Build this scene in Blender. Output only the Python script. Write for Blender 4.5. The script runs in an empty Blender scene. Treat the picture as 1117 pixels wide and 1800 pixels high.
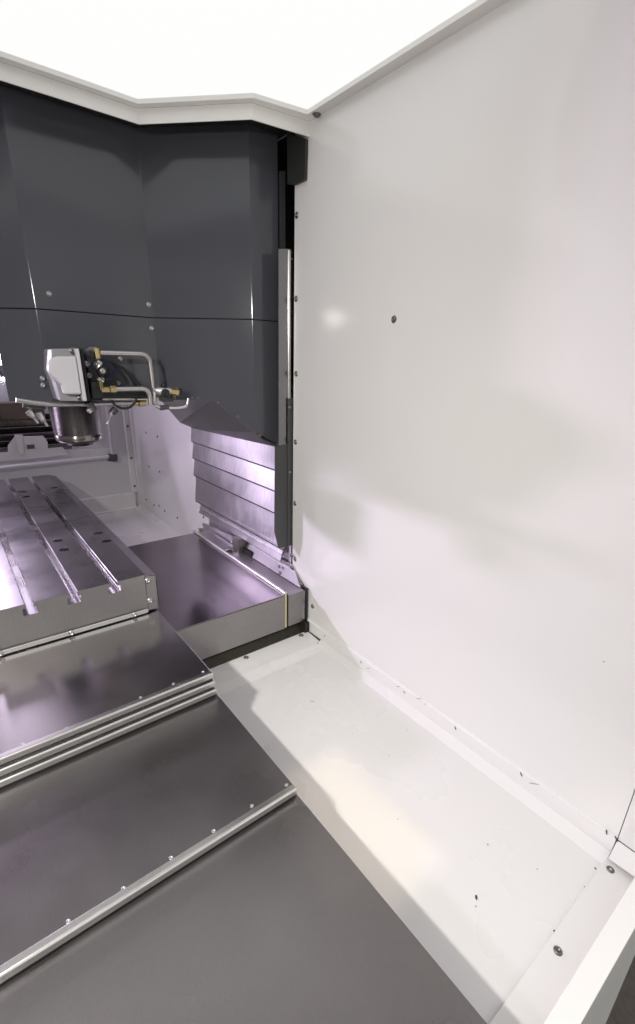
import bpy, bmesh, math, random
from mathutils import Vector, Matrix
random.seed(7)
scene = bpy.context.scene
C = scene.collection

# ------------------------------------------------------------------ camera (solved from the vanishing points of the photograph)
FPX, PITCH, YAW, ROLL = 814.4, 0.35596, 0.66998, 0.02622
PPX, PPY = 558.5, 939.5
Fw = Vector((math.sin(YAW)*math.cos(PITCH), math.cos(YAW)*math.cos(PITCH), -math.sin(PITCH)))
R0 = Vector((math.cos(YAW), -math.sin(YAW), 0)); U0 = R0.cross(Fw)
Rt = R0*math.cos(ROLL) + U0*math.sin(ROLL); Up = U0*math.cos(ROLL) - R0*math.sin(ROLL)
cam = bpy.data.objects.new('camera', bpy.data.cameras.new('camera')); C.objects.link(cam)
cam.matrix_world = Matrix(((Rt.x, Up.x, -Fw.x, 0), (Rt.y, Up.y, -Fw.y, 0), (Rt.z, Up.z, -Fw.z, 0), (0, 0, 0, 1)))
cam.data.sensor_fit = 'HORIZONTAL'; cam.data.sensor_width = 36
cam.data.lens = 36*FPX/1117
cam.data.shift_x = (558.5-PPX)/1117; cam.data.shift_y = (PPY-900)/1117
cam.data.clip_start = .02; cam.data.clip_end = 100
scene.camera = cam

FLOOR_Z = -1.16
# ------------------------------------------------------------------ world (the workshop around the machine) and lamps
w = bpy.data.worlds.new('World'); scene.world = w; w.use_nodes = True
bg = w.node_tree.nodes['Background']; bg.inputs[1].default_value = .27
_tc = w.node_tree.nodes.new('ShaderNodeTexCoord'); _sx = w.node_tree.nodes.new('ShaderNodeSeparateXYZ'); _rm = w.node_tree.nodes.new('ShaderNodeValToRGB')
w.node_tree.links.new(_tc.outputs['Generated'], _sx.inputs[0]); w.node_tree.links.new(_sx.outputs[2], _rm.inputs[0]); w.node_tree.links.new(_rm.outputs[0], bg.inputs[0])
_rm.color_ramp.elements[0].position = .0; _rm.color_ramp.elements[0].color = (.60, .59, .575, 1)      # lower half of the hall
_rm.color_ramp.elements[1].position = .32; _rm.color_ramp.elements[1].color = (6.0, 5.98, 5.95, 1)    # bright hall ceiling above the open roof

def lamp(name, loc, target, size, sizey, power, col, shape='RECTANGLE', spread=180):
    d = bpy.data.lights.new(name, 'AREA'); d.shape = shape; d.size = size; d.size_y = sizey
    d.energy = power; d.color = col; d.spread = math.radians(spread)
    o = bpy.data.objects.new(name, d); C.objects.link(o); o.location = loc
    o.rotation_euler = (Vector(target)-Vector(loc)).to_track_quat('-Z', 'Y').to_euler()
    return o
lamp('front_work_lamp', (-.60, .46, .36), (.55, .85, -1.0), .085, .060, 29, (1, .955, .90), spread=146)
lamp('roof_light', (.60, .64, .70), (.60, .6401, -1.0), .36, .43, .19, (1, .82, .58), spread=3.5)
lamp('rear_strip_lamp', (-.05, 3.78, .02), (.30, 1.7, -.6), .09, .72, 25, (.88, .75, 1.0))
lamp('rear_work_lamp', (-.70, 3.40, .12), (1.05, 1.25, -.50), .11, .07, 16, (.86, .73, 1.0), spread=84)
scene.view_settings.view_transform = 'Standard'; scene.view_settings.look = 'None'
scene.view_settings.exposure = -.70; scene.view_settings.gamma = 1
scene.render.engine = 'CYCLES'
scene.cycles.max_bounces = 10; scene.cycles.diffuse_bounces = 6; scene.cycles.glossy_bounces = 6
scene.cycles.use_denoising = True; scene.cycles.blur_glossy = 0.0

# ------------------------------------------------------------------ helpers
def ray(px, py): return Fw + Rt*((px-PPX)/FPX) - Up*((py-PPY)/FPX)
def at(px, py, ax, val):
    """Where the sight line through a photograph pixel meets the plane x, y or z = val."""
    d = ray(px, py); i = 'xyz'.index(ax); return d*(val/d[i])

# ---- materials
def nodes(name):
    m = bpy.data.materials.new(name); m.use_nodes = True
    nt = m.node_tree; return m, nt, nt.nodes['Principled BSDF']
def ramp(nt, fac, stops):
    r = nt.nodes.new('ShaderNodeValToRGB'); e = r.color_ramp.elements
    while len(e) < len(stops): e.new(.5)
    for k, (p, c) in enumerate(stops):
        e[k].position = p; e[k].color = (c, c, c, 1) if not isinstance(c, tuple) else (*c, 1)
    nt.links.new(fac, r.inputs[0]); return r.outputs[0]
def noise(nt, scale, detail=4, rough=.55, stretch=(1, 1, 1), off=(0, 0, 0)):
    tc = nt.nodes.new('ShaderNodeNewGeometry'); mp = nt.nodes.new('ShaderNodeMapping')
    mp.inputs['Scale'].default_value = stretch; mp.inputs['Location'].default_value = off
    nt.links.new(tc.outputs['Position'], mp.inputs[0])
    n = nt.nodes.new('ShaderNodeTexNoise'); n.inputs['Scale'].default_value = scale
    n.inputs['Detail'].default_value = detail; n.inputs['Roughness'].default_value = rough
    nt.links.new(mp.outputs[0], n.inputs['Vector']); return n.outputs[0]
def mixc(nt, fac, a, b):
    m = nt.nodes.new('ShaderNodeMix'); m.data_type = 'RGBA'
    if hasattr(fac, 'links'): nt.links.new(fac, m.inputs[0])
    else: m.inputs[0].default_value = fac
    for s, v in ((6, a), (7, b)):
        if hasattr(v, 'links'): nt.links.new(v, m.inputs[s])
        else: m.inputs[s].default_value = (*v, 1)
    return m.outputs[2]
def bump(nt, b, h, strength, dist=.002):
    n = nt.nodes.new('ShaderNodeBump'); n.inputs['Strength'].default_value = strength; n.inputs['Distance'].default_value = dist
    nt.links.new(h, n.inputs['Height']); nt.links.new(n.outputs[0], b.inputs['Normal'])

def paint(name, col, rough=.25, grime=.5, dirt=(.45, .42, .37), peel=.05):
    m, nt, b = nodes(name)
    n1 = noise(nt, 2.3, 5); n2 = noise(nt, 46, 6, .7)
    f = ramp(nt, n1, ((.1, 0.), (.95, grime*.25)))
    sp = ramp(nt, n2, ((.66, 0.), (.90, grime*.35)))
    c = mixc(nt, f, col, tuple(x*y*1.6 for x, y in zip(col, dirt)))
    c = mixc(nt, sp, c, tuple(x*.82 for x in col))
    nt.links.new(c, b.inputs['Base Color'])
    r = ramp(nt, noise(nt, 4, 3, .5), ((.0, max(.03, rough-.05)), (1., rough+.05)))
    nt.links.new(r, b.inputs['Roughness'])
    bump(nt, b, noise(nt, 240, 2), peel, .0006)
    return m
def metal(name, col, rough=.3, stretch=(1, 1, 1), var=.12, metallic=1.0, blot=.35, scratch=True, lines=.25, bumps=.06, aniso=None):
    m, nt, b = nodes(name); b.inputs['Metallic'].default_value = metallic
    n1 = noise(nt, 4.5, 4, .5); n2 = noise(nt, 60, 3, .6, stretch)
    if aniso:
        b.inputs['Anisotropic'].default_value = aniso[0]
        tv = nt.nodes.new('ShaderNodeCombineXYZ')
        for k in range(3): tv.inputs[k].default_value = aniso[1][k]
        nt.links.new(tv.outputs[0], b.inputs['Tangent'])
    c = mixc(nt, ramp(nt, n1, ((.3, 0.), (.8, blot))), col, tuple(x*.55 for x in col))
    c = mixc(nt, ramp(nt, n2, ((.42, 0.), (.62, lines))), c, tuple(min(1, x*1.35) for x in col))
    nt.links.new(c, b.inputs['Base Color'])
    c = mixc(nt, ramp(nt, noise(nt, 1.0, 2, .5, tuple(.9 if k == 1 else 9 for k in stretch) if max(stretch) > 10 else (2, 2, 2), (2, 4, 1)), ((.3, 0.), (.7, .42))), c, tuple(x*.62 for x in col))
    r1 = ramp(nt, noise(nt, 6, 2, .5, (1, 1, 1), (3, 1, 2)), ((.3, max(.04, rough-var)), (.7, rough+var)))
    if scratch:
        s = ramp(nt, noise(nt, 16, 8, .75, stretch, (5, 0, 3)), ((.5, 0.), (.85, .10)))
        ad = nt.nodes.new('ShaderNodeMath'); ad.operation = 'ADD'
        nt.links.new(r1, ad.inputs[0]); nt.links.new(s, ad.inputs[1]); r1 = ad.outputs[0]
    nt.links.new(r1, b.inputs['Roughness'])
    bump(nt, b, n2, bumps, .0005)
    return m
def plain(name, col, rough=.5, metallic=0.):
    m, nt, b = nodes(name); b.inputs['Metallic'].default_value = metallic
    c = mixc(nt, ramp(nt, noise(nt, 35, 5), ((.35, 0.), (.75, .6))), col, tuple(x*.65 for x in col))
    nt.links.new(c, b.inputs['Base Color'])
    nt.links.new(ramp(nt, noise(nt, 60, 4), ((.3, rough*.75), (.7, min(1, rough*1.3)))), b.inputs['Roughness'])
    return m
WHITE = paint('white_gloss_paint', (.76, .755, .74), .085, .12, peel=.02)
PAN = paint('white_pan_paint', (.74, .735, .72), .28, .08)
IVORY = paint('ivory_paint', (.86, .855, .82), .3, .3)
REAR = paint('grey_rear_paint', (.66, .66, .67), .3, .3)
DARK = paint('charcoal_paint', (.074, .079, .092), .13, .2, (.7, .7, .7), .10)
GUARD = paint('dark_grey_paint', (.060, .062, .063), .36, .5, (.7, .7, .7), .08)
BLOCK = paint('black_grey_paint', (.028, .029, .028), .5, .4, (.7, .7, .7))
CAST_SHADED = paint('shaded_cast_paint', (.30, .30, .315), .45, .4, (.5, .5, .5), .25)  # darker copy of the silver cast paint, shade put into the colour
CAST = paint('silver_cast_paint', (.60, .59, .62), .42, .4, (.5, .5, .5), .25)
TABLE = metal('ground_table_steel', (.30, .285, .30), .30, (1, 22, 1), .06, .95, .22)
FRONT = metal('milled_end_steel', (.31, .297, .295), .40, (14, 1, 1), .10, .9, .3)
GUIDE = metal('guide_plate_steel', (.52, .49, .52), .42, (.3, 5, .3), .05, .9, .5, lines=.4)
SLOT = metal('slot_steel', (.50, .485, .49), .26, (22, 1, 1), .08, 1, .3)
COVER = metal('bright_cover_steel', (.60, .58, .57), .21, (30, 1, 1), .03, 1, .10, lines=.12, scratch=False, bumps=.02)
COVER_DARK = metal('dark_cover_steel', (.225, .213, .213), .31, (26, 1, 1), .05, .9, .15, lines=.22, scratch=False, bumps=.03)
CROSS = metal('cross_cover_steel', (.32, .295, .31), .15, (1, 26, 1), .05, 1, .4, aniso=(.4, (1, 0, 0)))
SLAT = metal('slat_steel', (.70, .67, .70), .36, (.3, 5, .3), .05, 1, .4, lines=.5, aniso=(.8, (0, 0, 1)))
TRIM = metal('trim_aluminium', (.74, .73, .70), .28, (1, 12, 12), .05, 1, .2, scratch=False, bumps=.02)
STEEL = metal('polished_steel', (.27, .255, .24), .24, (2, 2, 40), .04, 1, .3, aniso=(.8, (0, 0, 1)))
PIPE = metal('dull_pipe_steel', (.56, .55, .54), .36, (3, 3, 3), .08, .9, .2)
BRASS = metal('brass', (.50, .42, .22), .30, (3, 3, 3), .1, 1, .5)
BOLT = metal('bolt_steel', (.20, .195, .19), .33, (3, 3, 3), .08, 1, .4)
BOLTBRIGHT = metal('bright_screw_steel', (.55, .54, .53), .28, (3, 3, 3), .08, 1, .3)
GUARDSTEEL = metal('guide_strip_steel', (.33, .33, .34), .25, (30, 30, 1), .08, 1, .3)
OILY = metal('oily_casting', (.042, .040, .030), .28, (4, 4, 4), .15, .7, .6)
BROWN = metal('brown_ram_steel', (.135, .112, .105), .30, (20, 1, 1), .12, .9, .5)
BLACK = plain('black_rubber', (.012, .012, .013), .45)
NAVY = plain('dark_blue_plastic', (.012, .016, .045), .35)
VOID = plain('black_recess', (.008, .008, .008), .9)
YELLOW = plain('yellow_wiper', (.62, .58, .30), .5)
CHIP = plain('bare_chip', (.07, .066, .06), .6)
SCUFF = plain('scuff_grey', (.33, .32, .31), .6)
GROUND = plain('shop_floor', (.055, .042, .032), .6)

# ---- mesh builder
class MB:
    def __init__(s): s.v = []; s.f = []; s.sm = []
    def add(s, vs, fs, smooth=False):
        o = len(s.v); s.v += [tuple(p) for p in vs]; s.f += [tuple(i+o for i in f) for f in fs]; s.sm += [smooth]*len(fs); return s
    def prism(s, pts, vec):
        vec = Vector(vec); a = [Vector(p) for p in pts]; n = len(a)
        return s.add(a+[p+vec for p in a], [tuple(range(n)), tuple(range(2*n-1, n-1, -1))] + [(i, (i+1) % n, n+(i+1) % n, n+i) for i in range(n)])
    def box(s, a, b):
        x0, y0, z0 = map(min, zip(a, b)); x1, y1, z1 = map(max, zip(a, b))
        return s.prism([(x0, y0, z0), (x1, y0, z0), (x1, y1, z0), (x0, y1, z0)], (0, 0, z1-z0))
    def tube(s, pts, r, n=12, caps=True):
        pts = [Vector(p) for p in pts]; rs = r if isinstance(r, (list, tuple)) else [r]*len(pts)
        t0 = (pts[1]-pts[0]).normalized(); side = t0.orthogonal().normalized(); rings = []
        for i, p in enumerate(pts):
            t = (pts[min(i+1, len(pts)-1)]-pts[max(i-1, 0)]).normalized()
            side = (side-t*side.dot(t)).normalized(); u = t.cross(side)
            rings.append([p+(side*math.cos(2*math.pi*k/n)+u*math.sin(2*math.pi*k/n))*rs[i] for k in range(n)])
        vs = [v for q in rings for v in q]; m = len(pts)
        s.add(vs, [(i*n+k, i*n+(k+1) % n, (i+1)*n+(k+1) % n, (i+1)*n+k) for i in range(m-1) for k in range(n)], True)
        if caps: s.add(rings[0], [tuple(range(n-1, -1, -1))]); s.add(rings[-1], [tuple(range(n))])
        return s
    def lathe(s, o, axis, prof, n=40):
        o = Vector(o); ax = Vector(axis).normalized(); a = ax.orthogonal().normalized(); b = ax.cross(a); vs = []
        for r, h in prof:
            for k in range(n):
                t = 2*math.pi*k/n; vs.append(o+ax*h+(a*math.cos(t)+b*math.sin(t))*r)
        m = len(prof)
        s.add(vs, [(i*n+k, i*n+(k+1) % n, (i+1)*n+(k+1) % n, (i+1)*n+k) for i in range(m-1) for k in range(n)], True)
        s.add(vs[:n], [tuple(range(n-1, -1, -1))]); s.add(vs[-n:], [tuple(range(n))]); return s
    def mesh(s, name, mat):
        me = bpy.data.meshes.new(name); me.from_pydata(s.v, [], s.f)
        for p, q in zip(me.polygons, s.sm): p.use_smooth = q
        bm = bmesh.new(); bm.from_mesh(me); bmesh.ops.recalc_face_normals(bm, faces=bm.faces); bm.to_mesh(me); bm.free()
        me.materials.append(mat); return me
    def build(s, name, mat, parent=None, bev=0, seg=2):
        o = bpy.data.objects.new(name, s.mesh(name, mat)); C.objects.link(o)
        if parent is not None:
            o.parent = parent
            if parent.type == 'EMPTY': o.location = -parent.location
        if bev:
            b = o.modifiers.new('bevel', 'BEVEL'); b.width = bev; b.segments = seg; b.limit_method = 'ANGLE'; b.angle_limit = math.radians(35)
        return o
def tag(o, label=None, cat=None, group=None, kind=None):
    for k, v in (('label', label), ('category', cat), ('group', group), ('kind', kind)):
        if v: o[k] = v
    return o
def thing(name, loc, label, cat, group=None):
    o = bpy.data.objects.new(name, None); C.objects.link(o); o.location = Vector(loc); o.empty_display_size = .05
    return tag(o, label, cat, group)

_scr = {}
def screw(kind, pos, normal, parent, r=.008, name='bolt', mat=None):
    """domed socket-head screw with a washer ring; the mesh is shared between screws of one kind"""
    mat = mat or BOLT; key = (kind, mat.name)
    if key not in _scr:
        m = MB(); n = 20
        if kind == 'button': prof = [(1.25, -.2), (1.25, .08), (1.0, .1), (.95, .35), (.75, .56), (.45, .62), (.42, .25), (.05, .22)]
        elif kind == 'flat': prof = [(1.2, -.3), (1.2, .04), (1.0, .16), (.5, .2), (.46, .1), (.05, .1)]
        else: prof = [(1.45, -.2), (1.45, .14), (1.38, .2), (1.0, .2), (1.0, .8), (.9, .9), (.5, .9), (.46, .4), (.05, .4)]
        m.lathe((0, 0, 0), (0, 0, 1), prof, n); _scr[key] = m.mesh('screw_mesh', mat)
    o = bpy.data.objects.new(name, _scr[key]); C.objects.link(o)
    o.parent = parent
    base = parent.location if parent.type == 'EMPTY' else Vector((0, 0, 0))
    o.location = Vector(pos)-base
    o.rotation_euler = Vector(normal).to_track_quat('Z', 'Y').to_euler(); o.scale = (r, r, r)
    return o
def chip(pos, ax, l, wd, ang, parent, mat=CHIP, name='scuff_mark'):
    """thin irregular flake lying on a painted plane whose normal is axis ax"""
    k = 7; pts = []
    for i in range(k):
        t = 2*math.pi*i/k; u = l*math.cos(t)*random.uniform(.75, 1.1); v = wd*math.sin(t)*random.uniform(.7, 1.15)
        u, v = u*math.cos(ang)-v*math.sin(ang), u*math.sin(ang)+v*math.cos(ang)
        pts.append(Vector(pos)+{'x': Vector((0, u, v)), 'y': Vector((u, 0, v)), 'z': Vector((u, v, 0))}[ax])
    vec = {'x': (-.0009, 0, 0), 'y': (0, -.0009, 0), 'z': (0, 0, .0009)}[ax]
    return MB().prism(pts, vec).build(name, mat, parent)

# ------------------------------------------------------------------ the setting: workshop floor, drip pan, side wall, rear wall, roof
W = 1.1137; FL = -1.16; XD = Vector((1, 0, 0)); YD = Vector((0, 1, 0)); ZD = Vector((0, 0, 1))
tag(MB().box((-6, -6, -1.92), (7, 9, -1.90)).build('shop_floor', GROUND), kind='structure')

ZT = .729; YE = 1.585
wall = MB().prism([(W, .170, -1.087), (W, 1.493, -1.087), (W, 1.493, -.936), (W, YE, -.885), (W, YE, ZT), (W, .170, ZT)], (.012, 0, 0)).build('side_wall', WHITE, bev=.0012)
tag(wall, kind='structure')
for px, py in ((522, 378), (521, 525), (521, 657), (520, 777), (519, 885), (519, 983), (550, 1066), (693, 561)):
    screw('button', at(px, py, 'x', W), (-1, 0, 0), wall, .0085)
tag(MB().prism([(W+.001, .170, -1.0875), (W+.001, 1.467, -1.0875), (W-.006, 1.467, -1.094), (W-.006, 1.467, -1.132), (W-.006, .170, -1.132), (W-.006, .170, -1.094)][:3] + [(W-.006, .170, -1.094)], (.010, 0, -.001)).build('wall_lip', WHITE, wall), None)
skirt = MB().box((W-.006, .1712, -1.145), (W+.004, 1.467, -1.0945)).build('wall_skirt', WHITE, wall, bev=.0012)
for k, (px, py, a, l) in enumerate(((571, 1118, .8, .006), (635, 1164, .8, .006), (711, 1217, .8, .006), (801, 1280, 1., .007), (917, 1361, 1., .008), (1067, 1463, 1.3, .009), (1084, 1474, .9, .008))):
    chip(at(px, py, 'x', W-.0062), 'x', l, .0022, a, skirt)
for px, py, a, l in ((648, 1175, -.6, .012), (736, 1228, -.4, .016), (748, 1238, -.9, .007), (940, 1378, -.6, .02), (700, 1207, -.5, .01)):
    chip(at(px, py, 'x', W-.0062), 'x', l, .0012, a, skirt, SCUFF)
for px, py in ((1062, 1163),):
    chip(at(px, py, 'x', W-.0002), 'x', .0018, .0012, .4, wall)

pan = MB().box((.15, .172, FL-.004), (W-.038, 1.302, FL)).build('drip_pan', PAN)
tag(pan, kind='structure')
# chamfer strip along the side wall, and sloped ledge at the back of the pan
MB().prism([(W-.0375, .172, FL-.002), (W-.0065, .172, FL+.021), (W-.0065, .172, FL+.018), (W-.036, .172, FL-.006)], (0, 1.174, 0)).build('pan_chamfer', PAN, pan, bev=.0008)
MB().prism([(.15, 1.3025, FL-.003), (.15, 1.352, FL+.009), (.15, 1.352, FL+.004), (.15, 1.3025, FL-.008)], (W-.03-.15, 0, 0)).build('pan_bend', PAN, pan, bev=.0008)
MB().prism([(.15, 1.3525, FL+.0095), (.15, 1.450, FL+.0150), (.15, 1.450, FL+.0100), (.15, 1.3525, FL+.004)], (W-.012-.15, 0, 0)).build('pan_ledge', PAN, pan, bev=.0008)
MB().prism([(W-.0375, 1.302, FL-.001), (W-.0375, 1.346, FL-.001), (W-.0065, 1.352, FL+.021), (W-.0065, 1.346, FL+.021)], (0, 0, -.003)).build('pan_corner', PAN, pan)
for px, py in ((433, 1156), (530, 1117)):
    p = at(px, py, 'z', FL+.0145); screw('button', p, (0, -.06, 1), pan, .0085)
chip(at(838, 1578, 'z', FL), 'z', .0065, .0028, .75, pan); chip(at(837, 1594, 'z', FL), 'z', .0016, .0012, .2, pan)
for px, py, l in ((684, 1329, .002), (716, 1284, .002), (858, 1485, .0022), (945, 1528, .002), (1047, 1527, .003), (1028, 1559, .002), (975, 1637, .003), (1041, 1578, .002), (700, 1440, .0018), (620, 1290, .0018)):
    chip(at(px, py, 'z', FL), 'z', l, l*.7, 1, pan, CHIP if l > .0021 else SCUFF)
chip(at(549, 1233, 'z', FL), 'z', .010, .0014, -.9, pan, SCUFF)

# front sill of the enclosure
sill = MB().prism([(.15, .1740, FL+.0005), (.15, .1735, FL+.013), (.15, .108, FL+.007), (.15, .108, FL+.002)], (W-.006-.15, 0, 0)).build('front_sill', PAN, bev=.001)
tag(sill, kind='structure')
MB().prism([(.15, .1075, FL+.0005), (.15, .1075, FL+.060), (.15, .066, FL+.060), (.15, .066, -1.88), (.15, .104, -1.88), (.15, .104, FL+.0005)], (W+.1-.15, 0, 0)).build('sill_lip', IVORY, sill, bev=.003)
for px, py in ((981, 1673), (1073, 1530)):
    p = at(px, py, 'z', FL+.009); screw('button', p, (0, -.09, 1), sill, .0095)
# front jamb beyond the gap
jamb = MB().box((W-.001, .062, -1.096), (W+.012, .1684, ZT)).build('front_jamb', WHITE, bev=.0012)
tag(jamb, kind='structure')
MB().prism([(W-.0005, .107, -1.099), (W-.0005, .1690, -1.099), (W-.030, .1690, -1.139), (W-.030, .107, -1.136)], (.004, 0, -.003)).build('jamb_gusset', WHITE, jamb, bev=.0008)
MB().box((W+.012, .10, -1.2), (W+.016, .25, ZT)).build('gap_backing', GUARD, jamb)

# far side wall and rear wall, rear pan
far = MB().prism([(W, 2.46, -.925), (W, 2.46, -.955), (W, 2.62, -1.0), (W, 2.62, FL), (W, 3.83, FL), (W, 3.83, .72), (W, 2.45, .72), (W, 2.45, -.88)], (.012, 0, 0)).build('far_side_wall', WHITE, bev=.001)
tag(far, kind='structure')
for px, py in ((257, 760), (277, 767), (262, 820), (281, 829), (257, 878), (271, 888), (280, 889), (290, 898), (312, 910), (315, 736), (358, 909)):
    screw('button', at(px, py, 'x', W), (-1, 0, 0), far, .0075)
MB().prism([(W-.045, 2.4, FL), (W-.001, 2.4, FL+.032), (W-.001, 2.4, FL+.026), (W-.045, 2.4, FL-.006)], (0, 1.36, 0)).build('far_chamfer', PAN, far, bev=.0008)
rearpan = MB().box((-1.6, 2.3, FL-.004), (W-.046, 3.76, FL)).build('rear_pan', PAN); tag(rearpan, kind='structure')
rear = MB().box((-1.7, 3.83, FL), (W, 3.85, .72)).build('rear_wall', REAR); tag(rear, kind='structure')
MB().box((-1.7, 3.80, FL), (W-.02, 3.829, -1.035)).build('rear_skirt', PAN, rear, bev=.003)
MB().box((-1.7, 3.765, FL-.004), (W-.02, 3.7995, FL+.010)).build('rear_bend', PAN, rear, bev=.003)
jb = MB().box((W-.038, 3.79, -1.03), (W-.002, 3.829, .70)).build('corner_post', WHITE, rear, bev=.003)
for z in (-.5, -.75, -.98): screw('button', (W-.020, 3.79, z), (0, -1, 0), jb, .008)

# roof of the enclosure with the ivory fascia that follows the column cover
FA = [(W, 1.501), (.911, 1.525), (.659, 1.79), (.45, 1.787), (.0, 1.787), (-1.6, 1.787)]
FI = [(W-.034, 1.47), (.902, 1.498), (.650, 1.763), (.45, 1.760), (.0, 1.760), (-1.6, 1.760)]
rm_ = MB()
for (a, b, c, d) in zip(FA[:-1], FA[1:], FI[1:], FI[:-1]): rm_.prism([(*a, ZT), (*b, ZT), (*c, ZT), (*d, ZT)], (0, 0, .012))
rm_.box((W-.034, .17, ZT), (W+.012, 1.4695, ZT+.012)); rm_.prism([(W-.034, 1.47, ZT), (W, 1.47, ZT), (W, 1.501, ZT)], (0, 0, .012))
rm_.prism([(.0, 1.80, .735), (-1.7, 1.80, .735), (-1.7, 3.85, .735), (W, 3.85, .735), (W, 2.61, .735), (.0, 2.61, .735)], (0, 0, .02))  # rear roof panel, out of view, closed to keep the back dim
rm_.prism([(-1.6, -.05, ZT+.001), (W-.035, -.05, ZT+.001), (W-.035, .60, ZT+.001), (.55, .98, ZT+.001), (-.05, 1.28, ZT+.001), (-1.6, 1.6, ZT+.001)], (0, 0, .010))  # front roof panel, out of view, shaped to cut light from above
roof = rm_.build('roof_rim', IVORY)
MB().prism([(x, y+.006, .7325) for x, y in FA[:5]] + [(.0, 2.6, .7325), (W, 2.6, .7325)], (0, 0, .002)).build('roof_backing', VOID, roof)
tag(roof, kind='structure')
fas = MB(); zl = .6888
for (x0, y0), (x1, y1) in zip(FA[:-1], FA[1:]):
    fas.prism([(x0, y0, zl), (x1, y1, zl), (x1, y1, ZT-.0005), (x0, y0, ZT-.0005)], (0, .004, 0))
fas.build('roof_fascia', IVORY, roof)
screw('button', at(557, 200, 'z', ZT), (0, 0, -1), roof, .011)

# unseen rest of the enclosure round the door opening, added to cut fill light
tag(MB().box((-1.72, -.12, FL), (-1.70, 3.85, ZT)).build('unseen_left_wall', WHITE), kind='structure')
tag(MB().box((-1.70, -.16, -1.88), (-.62, -.12, ZT)).build('unseen_front_wall', WHITE), kind='structure')
tag(MB().box((-.6195, -.16, .34), (W+.1, -.12, ZT)).build('unseen_front_lintel', WHITE), kind='structure')

# ------------------------------------------------------------------ dark recess behind the wall opening, with the block and the guide strip
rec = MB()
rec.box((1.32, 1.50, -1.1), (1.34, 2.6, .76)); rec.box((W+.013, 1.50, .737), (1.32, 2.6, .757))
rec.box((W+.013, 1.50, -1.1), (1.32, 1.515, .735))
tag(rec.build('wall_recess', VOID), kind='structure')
strip = thing('guide_strip', (1.087, 1.6, -.77), 'tall steel guard strip with a bright streak between dark cover and white wall', 'guard strip')
MB().prism([at(490, 437, 'y', 1.6), at(517, 437, 'y', 1.6), at(517, 790, 'y', 1.6), at(490, 790, 'y', 1.6)], (0, .004, 0)).build('upper_plate', GUARDSTEEL, strip, .001)
MB().prism([at(484, 785, 'y', 1.597), at(506, 780, 'y', 1.597), at(506, 961, 'y', 1.597), at(490, 964, 'y', 1.597), at(483, 935, 'y', 1.597)], (0, .004, 0)).build('lower_plate', GUARD, strip, .001)
MB().prism([at(506.5, 700, 'y', 1.592), at(517, 700, 'y', 1.592), at(517, 957, 'y', 1.592), at(506.5, 961, 'y', 1.592)], (0, .004, 0)).build('edge_channel', GUARD, strip, .001)
MB().tube([at(508.5, 440, 'y', 1.600), at(508.5, 700, 'y', 1.600)], .0075, 16).build('streak_bead', TRIM, strip)  # bright bead added to imitate the reflected streak on the strip
for px, py in ((512, 455), (511, 592), (511, 716), (511, 830)): screw('button', at(px, py, 'y', 1.5925 if py > 700 else 1.5995), (0, -1, 0), strip, .006)
rod = MB().prism([at(492, 300, 'y', 1.66), at(502, 300, 'y', 1.66), at(502, 440, 'y', 1.66), at(493, 440, 'y', 1.66)], (0, .03, 0)).build('guide_rail', GUARD)
tag(rod, 'narrow dark rail standing in the black slot above the steel guard strip', 'rail')
blk = MB().prism([at(505, 232, 'x', W-.012), at(538, 243, 'x', W-.012), at(536, 315, 'x', W-.012), at(518, 324, 'x', W-.012), at(505, 324, 'x', W-.012)], (.010, 0, 0)).build('stop_block', BLOCK, None, .001)
tag(blk, 'black block with slanted bottom edge under the ivory roof corner', 'block')

# ------------------------------------------------------------------ charcoal spindle column cover
ZB, ZS, ZTOP = -.157, .1445, .76
F0, F1L, F1R, F23, F3R = (.19, 2.045), (.307, 1.94), (.703, 1.94), (.977, 1.66), (1.0925, 1.66)
col = thing('spindle_column_cover', (.6, 2.0, ZB), 'charcoal painted folded sheet cover of the spindle column, hanging from roof to above the table', 'machine cover')
LE = (.19, 2.60)
def d3(p, z): return Vector((p[0], p[1], z))
# F2 plane: through F1R and F23, vertical
n2 = Vector((F23[1]-F1R[1], -(F23[0]-F1R[0]), 0))
def onF2(px, py):
    d = ray(px, py); return d*(n2.dot(d3(F1R, 0))/n2.dot(d))
Bp = onF2(374, 701); Bf = onF2(446.5, 759); Bf = d3(F23, Bf.z); Cp = at(462, 772, 'y', 1.66); Dp = d3(F3R, -.335)
# upper and lower sheets, one folded skin each: built as closed shells so the folds stay crisp
def skin(name, outline_top, outline_bottom):
    m = MB(); a = [Vector(p) for p in outline_top]; b = [Vector(p) for p in outline_bottom]; n = len(a)
    m.add(a+b, [(i, i+1, n+i+1, n+i) for i in range(n-1)])
    o = m.build(name, DARK, col)
    s = o.modifiers.new('thick', 'SOLIDIFY'); s.thickness = .004; s.offset = 0
    bv = o.modifiers.new('bevel', 'BEVEL'); bv.width = .004; bv.segments = 3; bv.limit_method = 'ANGLE'; bv.angle_limit = math.radians(12)
    return o
PL = [LE, F0, F1L, F1R, F23, F3R]
up_ = skin('upper_sheet', [d3(p, ZTOP) for p in PL], [d3(p, ZS+.0015) for p in PL])
PM = [LE, F0, F1L, F1R, (Bp.x, Bp.y), F23, F3R]
lo_ = skin('lower_sheet', [d3(p, ZS-.0015) for p in PM], [d3(LE, ZB), d3(F0, ZB), d3(F1L, ZB), d3(F1R, ZB), Bp, d3(F23, Bf.z), d3(F3R, -.335)])
inner = MB().prism([d3((.194, 2.05), ZB+.012), d3((.31, 1.945), ZB+.012), d3((.705, 1.945), ZB+.012), d3((.975, 1.668), ZB+.012), d3((1.085, 1.668), ZB+.012), d3((1.085, 2.4), ZB+.012), d3((.194, 2.4), ZB+.012)], (0, 0, .88)).build('inner_frame', VOID, col)
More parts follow.
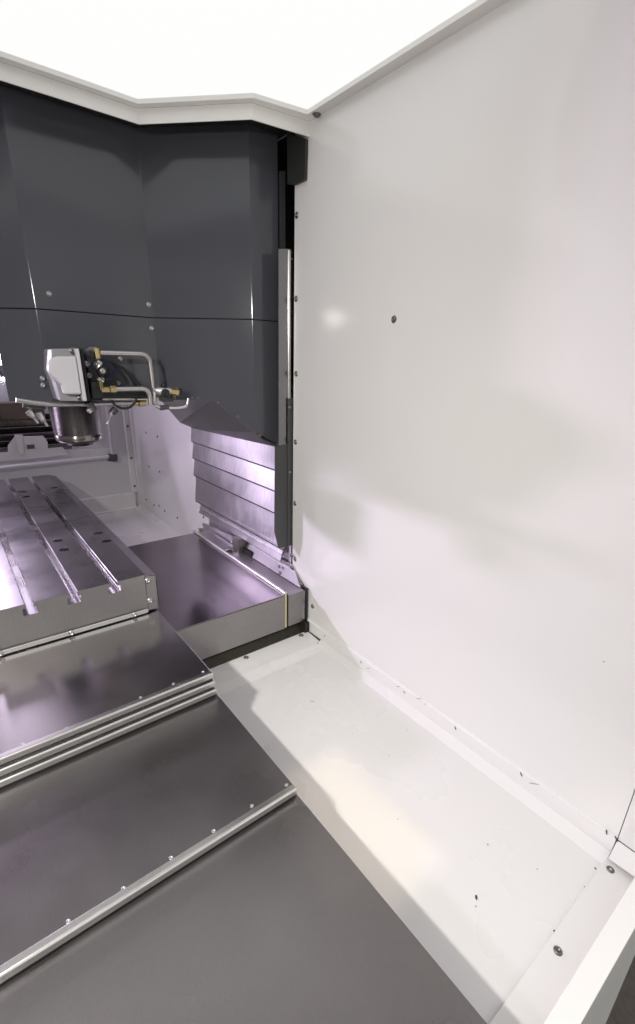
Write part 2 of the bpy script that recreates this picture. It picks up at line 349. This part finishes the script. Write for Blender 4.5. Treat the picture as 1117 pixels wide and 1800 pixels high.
und = MB().add([d3(F0, ZB+.001), d3(F1L, ZB+.001), d3(F1R, ZB+.001), Vector((.99, 2.44, ZB+.0)), d3(LE, ZB+.001)], [(0, 1, 2, 3, 4)]).build('bottom_sheet', DARK, col)
und.modifiers.new('thick', 'SOLIDIFY').thickness = .003
Ep = Vector((W-.012, 1.675, -.345)); Gp = at(343, 753, 'x', W-.012); Hp = at(317, 742, 'x', W-.05); Ip = at(299, 717, 'x', 1.0)
sk = MB().add([d3(F1R, ZB), Bp, d3(F23, Bf.z), Cp, Dp, Ep, Gp, Hp, Ip], [(0, 1, 7, 8), (1, 6, 7), (1, 2, 6), (2, 3, 5, 6), (3, 4, 5)])
sko = sk.build('skirt_sheet', GUARD, col); sko.modifiers.new('thick', 'SOLIDIFY').thickness = .003
for px, py in ((338, 703), (349, 703), (384, 711), (419, 735), (457, 768)):
    p = onF2(px, py-3); screw('button', p, n2 if n2.y < 0 else -n2, col, .006)
for px, py in ((87, 516), (262, 535), (267, 577), (75, 665), (76, 677), (212, 631), (208, 674)):
    screw('button', at(px, py, 'y', 1.9375), (0, -1, 0), col, .0075, mat=PIPE)
MB().tube([(.186, 2.2, -.06), (.15, 2.2, -.06)], .022, 14).build('side_plug', BLACK, col)

# ------------------------------------------------------------------ spindle nose under the cover
nose = thing('spindle_nose', (.42, 2.15, -.32), 'round polished spindle nose pointing down below the charcoal cover', 'spindle')
MB().lathe((.42, 2.15, -.335), (0, 0, 1), [(.050, -.008), (.056, 0), (.078, .001), (.0875, .010), (.0885, .014), (.0892, .030), (.0886, .031), (.0886, .034), (.0898, .035), (.0985, .165), (.1065, .166), (.107, .185)], 64).build('nose_body', STEEL, nose)
MB().lathe((.42, 2.15, -.351), (0, 0, 1), [(.034, 0), (.050, .004), (.050, .012)], 40).build('tool_socket', BLACK, nose)
# ------------------------------------------------------------------ cast cover on the front face
def Y(px, py, y): return at(px, py, 'y', y)
cast = thing('cast_housing', (.40, 1.87, -.15), 'silver cast housing with rounded bulge on the front of the charcoal cover', 'housing')
base = [(90, 613), (139, 612), (154, 705), (107, 705), (98, 672), (90, 652)]
MB().prism([Y(a, b, 1.80) for a, b in base], (0, .136, 0)).build('housing_body', CAST_SHADED, cast, .004, 3)
disc = [(134, 626), (103, 626)] + [(104+19*math.cos(t)*1.0, 646+20*math.sin(t)) for t in [math.radians(a) for a in (265, 250, 235, 220, 205, 190, 175, 160, 145, 130, 118)]] + [(109, 677), (113, 693), (144, 693)]
MB().prism([Y(a, b, 1.765) for a, b in disc], (0, .0345, 0)).build('raised_bulge', CAST, cast, .006, 3)
MB().prism([Y(a, b, 1.772) for a, b in ((131, 612.5), (139, 612.5), (153.5, 705), (146, 705), (136, 640), (134, 622))], (0, .027, 0)).build('housing_flange', CAST, cast, .003, 2)
for a, b in ((129, 617), (143, 700)): screw('cap', Y(a, b, 1.7995), (0, -1, 0), cast, .008)
MB().prism([Y(a, b, 1.83) for a, b in ((140, 611), (146, 613), (160, 704), (155, 706))], (0, .10, 0)).build('gasket', BLACK, cast, .001)
manif = thing('coolant_manifold', (.50, 1.87, -.13), 'dark valve plate with black knobs, fittings and screws beside the silver housing', 'manifold')
MB().prism([Y(a, b, 1.88) for a, b in ((151, 622), (176, 628), (182, 672), (160, 676))], (0, .055, 0)).build('valve_plate', DARK, manif, .002)
MB().prism([Y(a, b, 1.82) for a, b in ((160, 672), (178, 671), (182, 698), (162, 702))], (0, .10, 0)).build('valve_block', BLACK, manif, .003)
MB().prism([Y(a, b, 1.86) for a, b in ((166, 688), (262, 687), (268, 698), (168, 700))], (0, .07, 0)).build('distributor_bar', BLACK, manif, .003)
MB().prism([Y(a, b, 1.88) for a, b in ((178, 626), (192, 634), (205, 650), (202, 664), (186, 672), (180, 660))], (0, .05, 0)).build('solenoid', NAVY, manif, .004)
for pts in (((170, 634), (176, 637), (174, 646)), ((172, 664), (177, 668), (181, 672))):
    MB().tube([Y(a, b, 1.83) for a, b in pts], .0085, 12).build('elbow', TRIM, manif)
MB().tube([Y(170, 636, 1.84), Y(180, 668, 1.84)], .009, 14).build('valve_body', PIPE, manif)
MB().lathe(Y(180, 653, 1.84), (0, -1, 0), [(.020, 0), (.021, .02), (.017, .026), (.009, .028), (.009, .034), (.003, .034)], 24).build('knob', BLACK, manif)
screw('cap', Y(181, 652, 1.806), (0, -1, 0), manif, .006, mat=BOLTBRIGHT)
for a, b in ((153, 640), (157, 661)): screw('button', Y(a, b, 1.879), (0, -1, 0), manif, .009, mat=BOLTBRIGHT)
def arc(pts, y, r=10, n=6):
    """pixel polyline with rounded corners, as points on the plane y"""
    out = [Vector((*pts[0], 0))]
    for i in range(1, len(pts)-1):
        a, b, c = (Vector((*p, 0)) for p in pts[i-1:i+2]); u = (a-b).normalized(); v = (c-b).normalized()
        k = min(r, (a-b).length*.48, (c-b).length*.48)
        for j in range(n+1):
            t = j/n; out.append((b+u*k)*(1-t)**2+b*2*t*(1-t)+(b+v*k)*t*t)
    out.append(Vector((*pts[-1], 0))); return [Y(p.x, p.y, y) for p in out]
def hexnut(parent, a, b, r, name='fitting', mat=BRASS):
    m = MB(); a = Vector(a); b = Vector(b); m.tube([a, b], r, 6)
    m.sm = [False]*len(m.sm); return m.build(name, mat, parent, .0015)
p1 = thing('upper_coolant_pipe', Y(220, 622, 1.83), 'bent grey steel pipe, the upper one, turning down at its right end', 'pipe')
MB().tube(arc([(176, 620), (262, 622), (270, 684)], 1.83, 17, 8), .0088, 14).build('pipe_tube', PIPE, p1)
hexnut(p1, Y(170, 612, 1.83), Y(173, 630, 1.83), .0135)
MB().tube([Y(155, 618, 1.86), Y(160, 614, 1.85), Y(168, 615, 1.83)], .010, 12).build('pipe_end', PIPE, p1)
p2 = thing('lower_coolant_pipe', Y(220, 684, 1.82), 'shorter bent grey pipe from a brass elbow under the upper pipe', 'pipe')
MB().tube(arc([(202, 684), (262, 683), (265, 712)], 1.81, 15, 8), .0085, 14).build('pipe_tube', PIPE, p2)
hexnut(p2, Y(193, 684, 1.81), Y(204, 684, 1.81), .0135)
hexnut(p2, Y(177, 672, 1.81), Y(180, 686, 1.81), .010); hexnut(p2, Y(178, 685, 1.81), Y(192, 685, 1.81), .011)
p3 = thing('curved_nozzle_pipe', Y(295, 716, 1.80), 'thin bright pipe curving from the right valve up to the skirt', 'pipe')
MB().tube(arc([(272, 688), (272, 716), (312, 717), (329, 714), (331, 700)], 1.80, 12, 8), .0068, 12).build('pipe_tube', TRIM, p3)
MB().tube([Y(281, 717, 1.80), Y(296, 715, 1.80)], .0095, 14).build('sleeve', GUARD, p3)
v2 = thing('shutoff_valve', Y(288, 687, 1.80), 'small shutoff valve with black handle and brass end fitting at the pipe bend', 'valve')
MB().tube([Y(268, 686, 1.80), Y(276, 686, 1.80), Y(277, 687, 1.80), Y(300, 687, 1.80)], [.009, .009, .014, .013], 16).build('valve_body', PIPE, v2)
MB().lathe(Y(288, 690, 1.80), (0, -1, 0), [(.014, 0), (.015, .022), (.011, .027), (.006, .027), (.003, .024)], 20).build('knob', BLACK, v2)
MB().tube([Y(287, 674, 1.80), Y(289, 682, 1.80)], .010, 12).build('handle', BLACK, v2)
hexnut(v2, Y(300, 687, 1.80), Y(313, 688, 1.80), .0155); MB().tube([Y(313, 688, 1.80), Y(318, 689, 1.80)], .014, 14).build('end_cap', BLACK, v2)
hexnut(v2, Y(306, 694, 1.80), Y(307, 700, 1.80), .008)
MB().prism([Y(a, b, 1.82) for a, b in ((283, 698), (304, 698), (306, 706), (285, 706))], (0, .03, 0)).build('bracket', GUARD, v2, .002)
rail = thing('coolant_ring_pipe', Y(170, 708, 1.90), 'long thin horizontal steel rod crossing in front of the spindle nose', 'rod')
MB().tube([Y(28, 703, 1.90), Y(60, 708, 1.90), Y(90, 711, 1.90), Y(155, 710.5, 1.90), Y(238, 708, 1.90)], .0085, 14).build('rod_tube', PIPE, rail)
MB().tube([Y(180, 701, 1.88), Y(286, 701, 1.88)], .006, 12).build('thin_tube', TRIM, rail)
hexnut(rail, Y(236, 708, 1.90), Y(243, 708, 1.90), .011); hexnut(rail, Y(244, 708, 1.895), Y(256, 707, 1.895), .0155)
MB().tube([Y(155, 706, 1.86), Y(164, 720, 1.87)], .013, 14).build('clamp', GUARD, rail); hexnut(rail, Y(155, 718, 1.86), Y(161, 723, 1.86), .012, 'nut', BOLTBRIGHT)
def nozzle(a, b, c, y, label):
    t = thing('coolant_nozzle', Y(*b, y), label, 'nozzle', 'coolant nozzles beside the spindle nose')
    A, B, Cc = Y(*a, y), Y(*b, y), Y(*c, y)
    MB().tube([A, A.lerp(B, .5), B], [.013, .014, .011], 14).build('nozzle_body', GUARD if a[0] > 150 else TRIM, t)
    MB().tube([B.lerp(A, .1), B.lerp(Cc, .25), B.lerp(Cc, .3), Cc], [.009, .008, .0048, .0042], 12).build('nozzle_tip', TRIM, t)
    return t
nozzle((204, 718), (196, 727), (188, 745), 1.92, 'coolant nozzle with dark body right of the spindle nose')
nozzle((50, 722), (57, 729), (67, 744), 1.95, 'leftmost bright coolant nozzle below the charcoal cover')
nozzle((68, 725), (74, 736), (84, 749), 1.95, 'bright coolant nozzle just left of the spindle nose')
MB().tube([Y(40, 712, 1.95), Y(80, 716, 1.95)], .008, 10).build('nozzle_rail', GUARD, rail)
def hose(pts, y, r, label):
    o = MB().tube([Y(a, b, y) for a, b in pts], r, 10).build('black_hose', BLACK)
    tag(o, label, 'hose')
def bez(p, n=16):
    out = []
    for i in range(n+1):
        t = i/n; q = [Vector((*a, 0)) for a in p]
        while len(q) > 1: q = [q[k].lerp(q[k+1], t) for k in range(len(q)-1)]
        out.append((q[0].x, q[0].y))
    return out
hose(bez([(182, 634), (215, 640), (232, 660), (240, 682)]), 1.90, .0060, 'black hose arching right from the valve plate to the pipes')
hose(bez([(196, 704), (206, 722), (234, 724), (240, 700)]), 1.86, .0045, 'thin black hose drooping below the steel rod')

# ------------------------------------------------------------------ slatted vertical way cover in the wall opening
slats = thing('vertical_way_cover', (W, 2.1, -.88), 'steel slatted way cover under the charcoal skirt, purple light on it', 'way cover')
yb, ya = 2.585, 1.640
lines = [((343, 777), (483, 821)), ((345, 806), (483, 858)), ((345.5, 836), (483, 896)), ((350, 887), (482, 945))]
prevL, prevR = -.36, -.33
for k, (l, r) in enumerate(lines):
    zL = at(*l, 'x', W-.008).z; zR = at(*r, 'x', W-.008).z
    m = (zL+zR)/2; o = .006 if k % 2 else .0
    top = -.25 if k == 0 else prevM+.012
    MB().prism([(W-.004, ya, top), (W-.022, ya, m), (W-.016, ya, m-.004), (W+.002, ya, top)], (0, yb-ya, 0)).build('slat', SLAT, slats, .001)
    MB().box((W-.0215, ya, m-.0065), (W-.008, yb, m-.0035)).build('slat_lip', GUARD, slats)
    prevM = m
MB().prism([(W-.004, ya, prevM-.004), (W-.012, ya, -.80), (W-.030, ya, -.865), (W-.027, ya, -.868), (W-.004, ya, -.80)], (0, 2.52-ya, 0)).build('apron', SLAT, slats, .001)
for z in (-.79, -.81, -.83): MB().box((W-.030+.0 if z < -.82 else W-.022, ya, z-.002), (W-.006, 2.5, z)).build('apron_rib', SLAT, slats)
sil = MB().prism([at(343, 740, 'x', W+.004), at(343, 800, 'x', W+.004), at(345, 860, 'x', W+.004), at(350, 890, 'x', W+.004), at(362, 905, 'x', W+.004), at(368, 925, 'x', W+.004), (W+.004, 1.60, -.95), (W+.004, 1.60, -.2)], (.004, 0, 0)).build('backing_plate', SLAT, slats)
# lower rail block behind the cross cover
low = thing('lower_guide_rail', (W-.05, 2.0, -.94), 'steel plates and block of the lower guide beside the wide cross cover', 'guide rail')
MB().prism([at(356, 919, 'x', W-.016), at(427, 950, 'x', W-.016), at(427, 985, 'x', W-.016), at(360, 950, 'x', W-.016)], (.008, 0, 0)).build('rear_plate', GUIDE, low, .001)
MB().box((W-.060, 1.985, -1.0), (W-.006, 2.05, -.862)).build('stop_block', FRONT, low, .003)
MB().box((W-.034, 1.90, -1.0), (W-.012, 1.975, -.91)).build('pocket', VOID, low)
MB().lathe((W-.075, 2.05, -.945), (-.5, -1, 0), [(.026, 0), (.026, .02), (.022, .026), (.015, .02), (.014, .0)], 24).build('roller', FRONT, low)
MB().prism([(W-.030, 1.484, -.936), (W-.030, 1.97, -.936), (W-.012, 1.97, -.888), (W-.012, 1.55, -.888)], (.006, 0, 0)).build('rail_face', GUIDE, low, .001)
MB().prism([(W-.012, 1.493, -.932), (W-.012, 1.98, -.932), (W-.004, 1.98, -.868), (W-.004, 1.58, -.868)], (.004, 0, 0)).build('rail_back', GUIDE, low, .001)
for a, b in ((491, 996), (492, 1007)): screw('button', at(a, b, 'x', W-.030), (-1, 0, 0), low, .007)
for a, b in ((513, 976), (513, 998)): screw('button', at(a, b, 'x', W-.010), (-1, 0, 0), low, .008)
for a, b in ((415, 930), (417, 943), (417, 956), (408, 953)): screw('button', at(a, b, 'x', W-.016), (-1, 0, 0), low, .005, mat=BOLTBRIGHT)

# ------------------------------------------------------------------ wide cross cover
ZC = -.936; YC = 1.464
cross = thing('cross_way_cover', (.75, 1.9, -1.1), 'wide flat dark steel cover plate between table and wall with streaky purple glare', 'way cover')
MB().box((.10, YC, -1.1), (.998, 2.392, ZC)).build('top_plate', CROSS, cross, .002)
MB().box((.10, YC-.003, -1.098), (.990, YC-.0005, ZC-.004)).build('front_plate', FRONT, cross, .001)
MB().box((.9905, YC-.003, -1.095), (.9985, YC-.0005, ZC+.002)).build('yellow_stripe', YELLOW, cross, .0008)
MB().tube([(.998, YC+.004, ZC+.004), (.998, 2.41, ZC+.004)], .0085, 12).build('wiper_strip', TRIM, cross)
side = thing('side_slide_cover', (1.05, 1.9, -1.1), 'narrow steel slide cover right of the yellow stripe against the wall', 'way cover')
MB().box((1.0075, YC-.001, -1.095), (W-.024, 2.39, ZC-.004)).build('top_plate', GUIDE, side, .002)
MB().box((1.0078, YC-.004, -1.094), (1.075, YC-.0015, ZC-.006)).build('front_plate', FRONT, side, .001)
MB().box((1.0755, YC-.004, -1.094), (W-.016, YC-.0015, ZC-.006)).build('end_strip', GUARDSTEEL, side, .001)
MB().box((W-.0155, YC-.01, -1.10), (W-.007, YC+.03, ZC+.003)).build('black_edge', BLACK, side, .001)
bed = thing('machine_bed', (.7, 1.5, FL), 'dark oily cast bed under the cross cover', 'machine bed')
MB().box((.10, YC+.02, -1.145), (W-.02, 2.35, -1.101)).build('bed_casting', OILY, bed, .004)
MB().prism([(.10, YC-.012, FL+.014), (.10, YC+.02, -1.112), (.10, YC+.02, -1.12), (.10, YC-.012, FL+.008)], (W-.012-.10, 0, 0)).build('bed_slope', OILY, bed, .002)
MB().box((W-.03, YC-.025, FL+.012), (W-.004, YC+.015, -1.098)).build('bed_stop', BLACK, bed, .003)

# ------------------------------------------------------------------ work table with T slots
ZTB = -.736; YT0, YT1 = 1.572, 3.435
table = thing('work_table', (0, 2.5, -.88), 'steel machine table with long T slots and paired holes in its top', 'work table')
slots = [.0895-.128*k for k in range(6, 0, -1)] + [.0895, .2175, .3450]
prof = [(-.85, -.88), (-.85, ZTB)]
for c in slots:
    prof += [(c-.0135, ZTB), (c-.0110, ZTB-.0025), (c-.0110, ZTB-.016), (c-.0205, ZTB-.016), (c-.0205, ZTB-.040), (c+.0205, ZTB-.040), (c+.0205, ZTB-.016), (c+.0110, ZTB-.016), (c+.0110, ZTB-.0025), (c+.0135, ZTB)]
prof += [(.452, ZTB), (.452, -.88)]
tb = MB().prism([(x, YT0, z) for x, z in prof], (0, YT1-YT0, 0)).build('table_body', TABLE, table)
tb.data.materials.append(FRONT); tb.data.materials.append(SLOT)
for p in tb.data.polygons:
    if p.normal.y < -.9: p.material_index = 1
    elif p.center.z < ZTB-.0005 and abs(p.normal.y) < .5 and p.center.x < .44 and p.center.z > -.8: p.material_index = 2
holes = MB()
for px, py in ((39, 864), (46, 873), (96, 857), (105, 865), (102, 950), (113, 966), (173, 937), (188, 951)):
    p = at(px, py, 'z', ZTB); holes.lathe((p.x, p.y, ZTB-.03), (0, 0, 1), [(.0185, 0), (.0185, .05)], 20)
hc = holes.build('hole_cutter', TABLE); hc.data.materials.clear(); hc.data.materials.append(TABLE)
bo = tb.modifiers.new('holes', 'BOOLEAN'); bo.operation = 'DIFFERENCE'; bo.object = hc; bo.solver = 'EXACT'
bv = tb.modifiers.new('bevel', 'BEVEL'); bv.width = .0012; bv.segments = 2; bv.limit_method = 'ANGLE'; bv.angle_limit = math.radians(50)
dg = bpy.context.evaluated_depsgraph_get(); new = bpy.data.meshes.new_from_object(tb.evaluated_get(dg))
tb.modifiers.clear(); tb.data = new; bpy.data.objects.remove(hc)
for p in tb.data.polygons:
    p.use_smooth = False
MB().prism([(.4535, YT0, ZTB-.001), (.4935, YT0, ZTB-.012), (.4935, YT0, ZTB-.016), (.4535, YT0, ZTB-.006)], (0, YT1-YT0, 0)).build('side_plate', TABLE, table, .001)
MB().box((.489, YT0, -.885), (.4935, YT1, ZTB-.016)).build('side_skirt', TABLE, table, .001)
tab = MB().prism([(.4535, YT0, ZTB-.004), (.4935, YT0, ZTB-.010), (.4935, YT0, -.886), (.4535, YT0, -.880)], (0, .0035, 0)).build('end_tab', FRONT, table, .001)
for px, py in ((260, 1021), (264, 1056)): screw('button', at(px, py, 'y', YT0), (0, -1, 0), table, .009, mat=BOLTBRIGHT)
hb = thing('hinge_bar', (.1, 1.565, -.884), 'rounded steel retaining bar with screws along the foot of the table end', 'bar')
z0 = -.877
pts = [(-.75, YT0-.003, z0+.008)] + [(.442+.008*math.sin(t), YT0-.003, z0+.008*math.cos(t)) for t in [math.pi*i/8 for i in range(9)]] + [(-.75, YT0-.003, z0-.008)]
MB().prism(pts, (0, -.007, 0)).build('bar_body', TRIM, hb, .002)
for px, py in ((237, 1083), (126, 1116), (2, 1157)):
    p = at(px, py, 'y', YT0-.010); screw('cap', (p.x, YT0-.0095, z0), (0, -1, 0), hb, .0068, mat=BOLTBRIGHT)

# ------------------------------------------------------------------ telescopic way cover towards the viewer
def trim_strip(y, z, x1, parent, r=.0058, drop=.013):
    m = MB(); pts = [(y+.012, z+.001), (y+.012, z+.0035)]
    for i in range(7):
        t = math.pi/2*(1-i/6); pts.append((y-.0*math.cos(t)-r*math.cos(t), z+.0035-r+r*math.sin(t)))
    pts += [(y-r, z-drop), (y-.001, z-drop), (y-.001, z+.001)]
    return m.prism([(-.80, a, b) for a, b in pts], (x1+.80, 0, 0)).build('trim_strip', TRIM, parent, .0008)
def section(y0, y1, z, x1, mat, label, screws=(), t=.003, back=True):
    s = thing('way_cover_section', (0, (y0+y1)/2, z), label, 'way cover', 'telescopic way cover sections')
    m = MB().prism([(-.8, y0, z-t), (x1, y0, z-t), (x1, y1, z-t), (-.8, y1, z-t)], (0, 0, t)); m.build('top_plate', mat, s, .0012)
    MB().box((x1-.003, y0+.004, -1.145), (x1-.0002, y1, z-t-.0003)).build('side_plate', mat, s)
    MB().box((-.8, y0-.0015, z-.0222), (x1-.004, y0+.006, z-.0135)).build('wiper', BLACK, s)
    trim_strip(y0+.002, z, x1-.001, s)
    for px, py in screws: screw('flat', at(px, py, 'z', z), (0, 0, 1), s, .0038, 'screw', PIPE)
    return s
section(1.100, 1.585, -.889, .483, COVER, 'topmost bright steel way cover section in front of the table, shadow shapes on it',
        ((357, 1181), (305, 1202), (247, 1226), (185, 1254), (117, 1280), (41, 1308)))
section(1.092, 1.58, -.914, .4835, COVER, 'second way cover section, only its trim showing below the topmost section')
section(1.085, 1.57, -.939, .4840, COVER, 'third way cover section, only its trim showing, above the long dark section')
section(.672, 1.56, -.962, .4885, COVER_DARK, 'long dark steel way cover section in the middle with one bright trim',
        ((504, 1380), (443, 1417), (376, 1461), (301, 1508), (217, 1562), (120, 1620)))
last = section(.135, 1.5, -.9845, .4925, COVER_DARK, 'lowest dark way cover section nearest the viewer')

# ------------------------------------------------------------------ things standing at the rear wall
fr = thing('rear_tube_frame', (.5, 3.75, -.72), 'white tube frame with a dark corner joint in front of the grey rear wall', 'tube frame')
def Q(px, py, y=3.72): return at(px, py, 'y', y)
MB().tube([Q(-260, 850), Q(192, 803)], .014, 12).build('tube', CAST, fr)
MB().tube([Q(186, 690), Q(198, 800)], .012, 12).build('tube', CAST, fr)
MB().tube([Q(191, 804), Q(205, 805)], .030, 16).build('corner_joint', GUARD, fr)
MB().prism([Q(-200, 805, 3.74), Q(196, 788, 3.74), Q(196, 802, 3.74), Q(-200, 842, 3.74)], (0, .01, 0)).build('ledge_plate', REAR, fr, .002)
ch = thing('rear_bracket', (.2, 3.6, -.66), 'pale sheet bracket with a raised lug below the dark ribbed cover', 'bracket')
def B(px, py): return at(px, py, 'y', 3.60)
MB().prism([B(-200, 820), B(0, 796), B(110, 786), B(121, 800), B(0, 812), B(-200, 836)], (0, .012, 0)).build('shelf_plate', CAST, ch, .002)
MB().prism([B(14, 783), B(26, 768), B(76, 766), B(84, 777), B(84, 789), B(14, 796)], (0, .012, 0)).build('lug_plate', CAST, ch, .002)
MB().prism([B(25, 764), B(40, 764), B(42, 798), B(33, 798)], (0, -.02, 0)).build('lug', CAST, ch, .003)
MB().prism([B(47, 782), B(60, 781), B(61, 788), B(48, 789)], (0, -.01, 0)).build('pad', GUARD, ch, .001)
rb = thing('rear_ribbed_cover', (.1, 3.7, -.5), 'dark ribbed cover across the back left behind the spindle nose', 'way cover')
for k in range(6):
    z = -.37-.042*k
    MB().prism([(-1.2, 3.64, z), (.66, 3.64, z), (.66, 3.67, z-.04), (-1.2, 3.67, z-.04)], (0, .03, 0)).build('rib', COVER_DARK if k % 2 else OILY, rb, .004)
bm_ = thing('rear_brown_beam', (.1, 3.2, -.3), 'brown tinted steel beam behind the left edge of the charcoal cover', 'beam')
MB().box((-1.0, 3.20, -.385), (.46, 3.34, -.26)).build('beam_body', BROWN, bm_, .004)
MB().box((-1.0, 3.185, -.372), (.45, 3.1995, -.352)).build('beam_edge', BROWN, bm_, .002)
bpy.context.view_layer.update()
